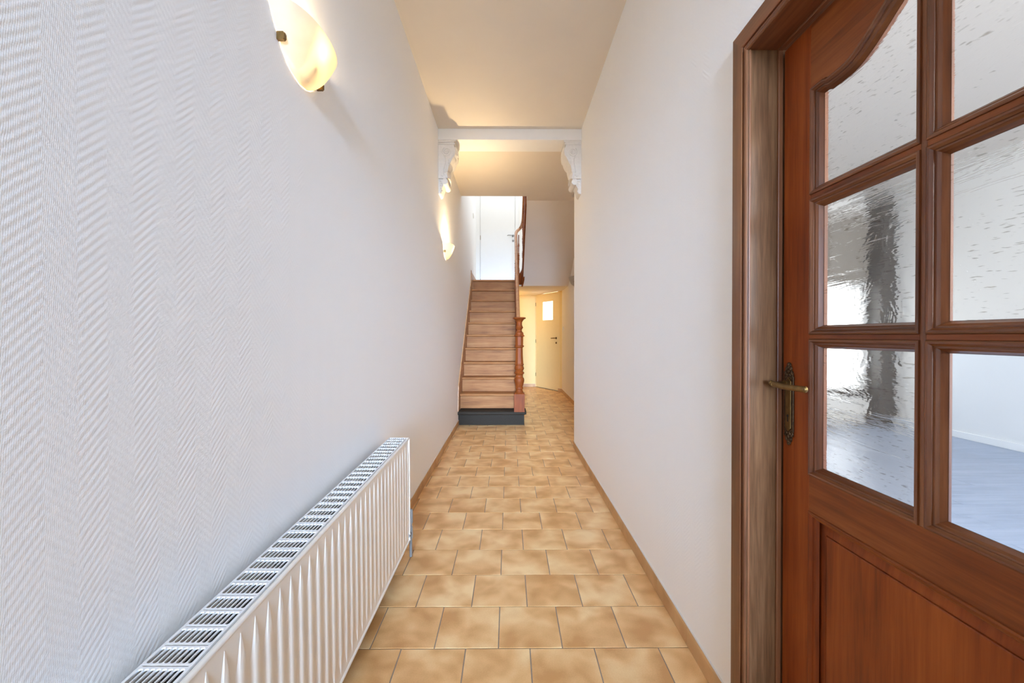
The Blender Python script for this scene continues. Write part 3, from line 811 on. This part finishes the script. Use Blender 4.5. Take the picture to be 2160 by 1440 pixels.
corbel(-1, 'white carved scroll corbel under the beam on the left wall')
corbel(1, 'white carved scroll corbel under the beam on the right wall')

# ------------------------------------------------------------------ wall lamps
def lamp_meshes():
    # local: wall plane x=0, shade bulges to +x, y along the wall, z up; z=0 is the lower tip
    Hh, W, Pp = .15, .180, .092
    b = MB(); n, m = 18, 24; v = []; f = []
    def pt(i, j, th):
        t = i / n; s = j / m * 2 - 1
        hw = W * (t ** .45) if t > 0 else .0; pr = .014 + (Pp - .010) * (t ** .62)
        yy = hw * math.sin(s * PI / 2); xx = .0015 + (pr - th) * max(0.0, math.cos(s * PI / 2)) ** .8
        zz = Hh * t * 1.0
        return (xx, yy, zz)
    for th in (0, .004):
        for i in range(n + 1):
            for j in range(m + 1): v.append(pt(i, j, th))
    N = (n + 1) * (m + 1)
    for q in (0, N):
        for i in range(n):
            for j in range(m):
                a = q + i * (m + 1) + j; f.append((a, a + 1, a + m + 2, a + m + 1))
    for j in range(m):
        a = n * (m + 1) + j; f.append((a, a + 1, N + a + 1, N + a))
    b.add(v, f); shade = b.mesh('lamp_shade', M['shade'], 60)
    b = MB(); b.box(0, .012, -.05, .05, .03, .125); back = b.mesh('back_plate', M['plastic'])
    clips = []
    for yy in (-.128, .128):
        b = MB(); b.prism([(0, .054), (.020, .054), (.023, .058), (.023, .072), (.020, .077), (0, .077)], 'y', yy - .006, yy + .006)
        for k in range(3): b.box(.0225, .0245, yy - .0045 + .004 * k, yy - .003 + .004 * k, .057, .074)
        clips.append(b.mesh('shade_clip', M['brass']))
    b = MB(); b.lathe([(.004, 0), (.011, .004), (.012, .03), (.010, .05), (.004, .062)], (.045, 0, .045), 14); hold = b.mesh('lamp_holder', M['plastic'], 40)
    return shade, back, clips, hold
LM = lamp_meshes()
def wall_lamp(loc, rz, label, power):
    root = tag(empty('wall_lamp', loc), label, 'wall lamp', 'wall lamps in the hall'); root.rotation_euler = (0, 0, rz)
    put('lamp_shade', LM[0], root); put('back_plate', LM[1], root); put('lamp_holder', LM[3], root)
    for c in LM[2]: put('shade_clip', c, root)
    if power:
        d = Matrix.Rotation(rz, 4, 'Z') @ Vector((.055, 0, .105)); bulb('lamp_bulb', Vector(loc) + d, power, WARM, .022)
wall_lamp((XL, 1.388, 2.045), 0, 'lit frosted glass wall lamp on the near left wall above the radiator', 3.4)
wall_lamp((XL, 4.555, 2.045), 0, 'lit frosted glass wall lamp on the left wall just before the stairs', 22.0)
wall_lamp((XB, 7.32, 2.09), PI, 'unlit wall lamp peeking past the right wall corner under the stair soffit', 0)

# ------------------------------------------------------------------ radiator
RL = 1.80; RH = .561; RD = .110
rad = tag(empty('radiator', (-.535, 2.244, .666)), 'long white panel radiator with top grille on the left wall', 'radiator')
rad.rotation_euler = (.025, 0, -.008)
PT = RL / 37
# front panel with pointed pressed ribs
def panel_mesh(name, x, sgn):
    b = MB(); zs = [0, -.012, -.020, -.026, -.060, -.120, -RH + .095, -RH + .06, -RH + .03, -RH + .022, -RH + .010, -RH]
    wf = [0, 0, 0, .03, .40, 1, 1, .5, .03, 0, 0, 0]
    cols = []
    for r in range(37):
        yc = -PT * (r + .5)
        for q in (-.5, -1, -.999, -.0):  # placeholders replaced below
            pass
        cols.append(yc)
    rows = []
    for z, wq in zip(zs, wf):
        row = [(0, 0)]
        for yc in cols:
            h = .0034 * min(1.0, wq * 1.6)
            hw = .0115 * wq; sl = .0095 * max(wq, .15) if wq > 0 else .004
            row += [(yc + hw + sl, 0), (yc + hw, h), (yc - hw, h), (yc - hw - sl, 0)]
        row.append((-RL, 0)); rows.append([(x + sgn * (h - .0056), y, z) for y, h in row])
    n = len(rows[0]); v = [p for r in rows for p in r]
    f = [(i * n + j, i * n + j + 1, (i + 1) * n + j + 1, (i + 1) * n + j) for i in range(len(rows) - 1) for j in range(n - 1)]
    b.add(v, f); return b
b = panel_mesh('front_panel', 0, 1)
fp = b.build('front_panel', M['radiator'], rad, smooth=20)
b = MB()
for z in (-.004, -RH + .006):
    b.tube([(-.0065, .0, z), (-.0065, -RL, z)], .0065, 10)
b.box(-.010, .0005, -.006, 0, -RH + .004, -.002)
b.build('panel_seam', M['radiator'], rad, smooth=50)
b = panel_mesh('rear_panel', -RD, -1); b.build('rear_panel', M['radiator'], rad, smooth=20)
# side covers
for yy in (.0, -RL):
    b = MB(); b.box(-RD + .003, -.012, yy - .001, yy + .0008, -RH + .03, .001); b.build('side_cover', M['radiator'], rad, bevel=.0006)
# top grille: pressed sheet with rounded slots
b = MB(); gx0, gx1 = -RD + .001, -.0155
ZT = .0015
def cell(x0, x1, y0, y1, sx0, sx1, sy0, sy1, r):
    cx, cy = (sx0 + sx1) / 2, (sy0 + sy1) / 2; inn = []; outp = []
    hx, hy = (sx1 - sx0) / 2, (sy1 - sy0) / 2; r = min(r, hx * .98, hy * .98)
    for qi, (sx, sy) in enumerate(((1, 1), (-1, 1), (-1, -1), (1, -1))):
        for k in range(4):
            a = qi * PI / 2 + k / 3 * PI / 2
            inn.append((cx + sx * (hx - r) + r * math.cos(a), cy + sy * (hy - r) + r * math.sin(a)))
        corner = ((x1, y1), (x0, y1), (x0, y0), (x1, y0))[qi]
        i4 = inn[-4:]
        if qi % 2 == 0: outp += [(corner[0], i4[0][1]), corner, corner, (i4[3][0], corner[1])]
        else: outp += [(i4[0][0], corner[1]), corner, corner, (corner[0], i4[3][1])]
    n = 16; v = [(p[0], p[1], ZT) for p in outp] + [(p[0], p[1], ZT) for p in inn] + [(p[0], p[1], ZT - .0035) for p in inn]
    f = []
    for i in range(n):
        j = (i + 1) % n
        f.append((i, j, n + j, n + i)); f.append((n + i, n + j, 2 * n + j, 2 * n + i))
    b.add(v, f)
rim = .0045; NS = 8; cw = (gx1 - gx0 - 2 * rim) / NS
for r in range(37):
    ya = -PT * r; yb = ya - PT; ys_ = yb + .0080
    for s_ in range(NS):
        x0 = gx0 + rim + cw * s_; x1 = x0 + cw
        cell(x0, x1, ys_, ya, x0 + .0012, x1 - .0012, ys_ + .0018, ya - .0018, .0040)
    cell(gx0 + rim, gx1 - rim, yb, ys_, gx0 + rim + .001, gx1 - rim - .001, yb + .0024, ys_ - .0024, .0018)
    for x0, x1 in ((gx0, gx0 + rim), (gx1 - rim, gx1)):
        b.add([(x0, ya, ZT), (x1, ya, ZT), (x1, yb, ZT), (x0, yb, ZT)], [(0, 1, 2, 3)])
for x, s_ in ((gx0, -1), (gx1, 1)):
    b.add([(x, 0, ZT), (x, -RL, ZT), (x, -RL, ZT - .012), (x, 0, ZT - .012)], [(0, 1, 2, 3)])
b.build('top_grille', M['grille'], rad, smooth=30)
# convector fins inside (uncountable sheet folds)
b = MB()
for xx in (-.030, -.080):
    n = 150; v = []; f = []
    for i in range(n + 1):
        y = -RL * i / n; h = .010 if i % 2 else -.010
        v += [(xx + h, y, -.035), (xx + h, y, -RH + .05)]
    f = [(2 * i, 2 * i + 2, 2 * i + 3, 2 * i + 1) for i in range(n)]
    b.add(v, f)
cf = b.build('convector_fins', M['fin'], rad); cf['kind'] = 'stuff'
b = MB(); b.box(-RD - .042, -RD - .008, -.26, -.235, -RH + .06, -.06); b.build('wall_bracket', M['fin'], rad)
b = MB(); b.box(-RD - .032, -RD - .008, -1.5, -1.475, -RH + .06, -.06); b.build('wall_bracket', M['fin'], rad)
b = MB(); b.lathe([(.008, -.664), (.008, -.565), (.012, -.56), (.012, -.50), (.009, -.495), (.009, -.48), (.0125, -.475), (.0125, -.41), (.009, -.40)], (-.006, .032, 0), 14)
b.tube([(-.006, .032, -.53), (-.006, -.012, -.53)], .008, 10); b.build('valve', M['fin'], rad, smooth=40)

# ------------------------------------------------------------------ switches
def switch(loc, rz, label):
    root = tag(empty('light_switch', loc), label, 'light switch', 'light switches by the stairs'); root.rotation_euler = (0, 0, rz)
    b = MB(); b.box(0, .010, -.04, .04, -.04, .04); b.build('switch_plate', M['plastic'], root, bevel=.002)
    b = MB(); b.prism([(.010, -.026), (.015, -.024), (.012, .026), (.010, .026)], 'y', -.026, .026); b.build('rocker', M['plastic'], root)
switch((XL, 8.05, 3.52), 0, 'light switch seen edge on beside the landing door upstairs')
switch((XB, 8.74, 1.37), PI, 'light switch seen edge on beside the yellow lit door')

# ------------------------------------------------------------------ adjoining room behind the glazed door
YB = -1.6
RX = 5.37; RYB = 6.0
b = MB(); b.box(RX, RX + .15, YB, RYB + .1, -.05, 3.3); struct(b.build('wall_room_side', M['room_wall']), 'white far wall of the room seen through the glazed door', 'wall')
b = MB(); b.box(XB + .2, 4.40, RYB, RYB + .15, -.05, 3.3); b.box(5.12, RX, RYB, RYB + .15, -.05, 3.3); b.box(4.40, 5.12, RYB, RYB + .15, -.05, .42); b.box(4.40, 5.12, RYB, RYB + .15, 1.95, 3.3)
struct(b.build('wall_room_rear', M['room_wall']), 'rear wall with bright window of the room behind the glazed door', 'wall')
b = MB(); b.box(.9, 2.1, YB - .15, YB, -.05, 3.3); b.box(4.7, RX, YB - .15, YB, -.05, 3.3); b.box(2.1, 4.7, YB - .15, YB, -.05, .8); b.box(2.1, 4.7, YB - .15, YB, 3.0, 3.3)
struct(b.build('wall_room_front', M['room_wall']), 'street side wall of the room behind the glazed door', 'wall')
b = MB(); b.box(.9, RX, YB, RYB, 3.2, 3.3); struct(b.build('ceiling_room', M['room_ceiling']), 'ceiling of the room behind the glazed door', 'ceiling')
b = MB(); b.box(.9, RX, YB, RYB, -.06, -.004); rf = struct(b.build('floor_room', M['grey_mid']), 'grey blue plank floor of the room behind the glazed door', 'floor')
b = MB(); b.box(XB + .2, XB + .35, YC - .1, RYB, 0, 3.2); struct(b.build('wall_room_inner', M['room_wall']), 'inner wall of the room behind the glazed door', 'wall')
PW = .19; pc = {}
for r in range(38):
    y0 = YB + .02 + PW * r
    if y0 + PW > RYB: break
    x = .91; cut = [1.7 + random.uniform(-.4, .4), 3.3 + random.uniform(-.5, .5), RX - .001]
    for c in cut:
        L = round(c - x - .002, 2)
        if L not in pc: pc[L] = MB().box(-L / 2, L / 2, -PW / 2 + .001, PW / 2 - .001, -.012, 0).mesh('floor_plank', M['plank'])
        put('floor_plank', pc[L], rf, ((x + c) / 2, y0 + PW / 2, random.uniform(-.0004, 0))); x = c
e = struct(empty('baseboard_room'), 'white baseboard of the room behind the glazed door', 'baseboard')
MB().box(RX - .016, RX, YB, RYB, 0, .078).build('baseboard_board', M['white_paint'], e, bevel=.003)
MB().box(XB + .35, 4.38, RYB - .016, RYB, 0, .078).build('baseboard_board', M['white_paint'], e, bevel=.003)
w1 = struct(empty('window_1', (4.76, RYB, .42)), 'bright rear window blurred through the wavy door glass', 'window')
def W1(mb, name, mat):
    o = mb.build(name, mat, w1); o.location = (-4.76, -RYB, -.42); return o
b = MB(); b.box(4.40, 4.45, RYB - .01, RYB + .06, .42, 1.95); b.box(5.07, 5.12, RYB - .01, RYB + .06, .42, 1.95); b.box(4.45, 5.07, RYB - .01, RYB + .06, .42, .48); b.box(4.45, 5.07, RYB - .01, RYB + .06, 1.89, 1.95); W1(b, 'window_frame', M['white_paint'])
W1(MB().box(4.45, 5.07, RYB + .02, RYB + .024, .48, 1.89), 'window_glass', M['glass_clear'])
W1(MB().box(4.36, 5.14, RYB - .05, RYB - .012, .36, .42), 'window_sill', M['grey_dark'])
b = MB(); b.box(4.30, 5.13, RYB - .06, RYB - .012, 1.98, 2.98); struct(b.build('trim_1', M['grey_mid']), 'grey panel above the blurred bright window', 'panel')
b = MB(); b.box(5.16, RX - .005, RYB - .24, RYB - .02, .0, 3.12); struct(b.build('trim_2', M['grey_dark']), 'dark grey upright post in the room corner beside the window', 'post')
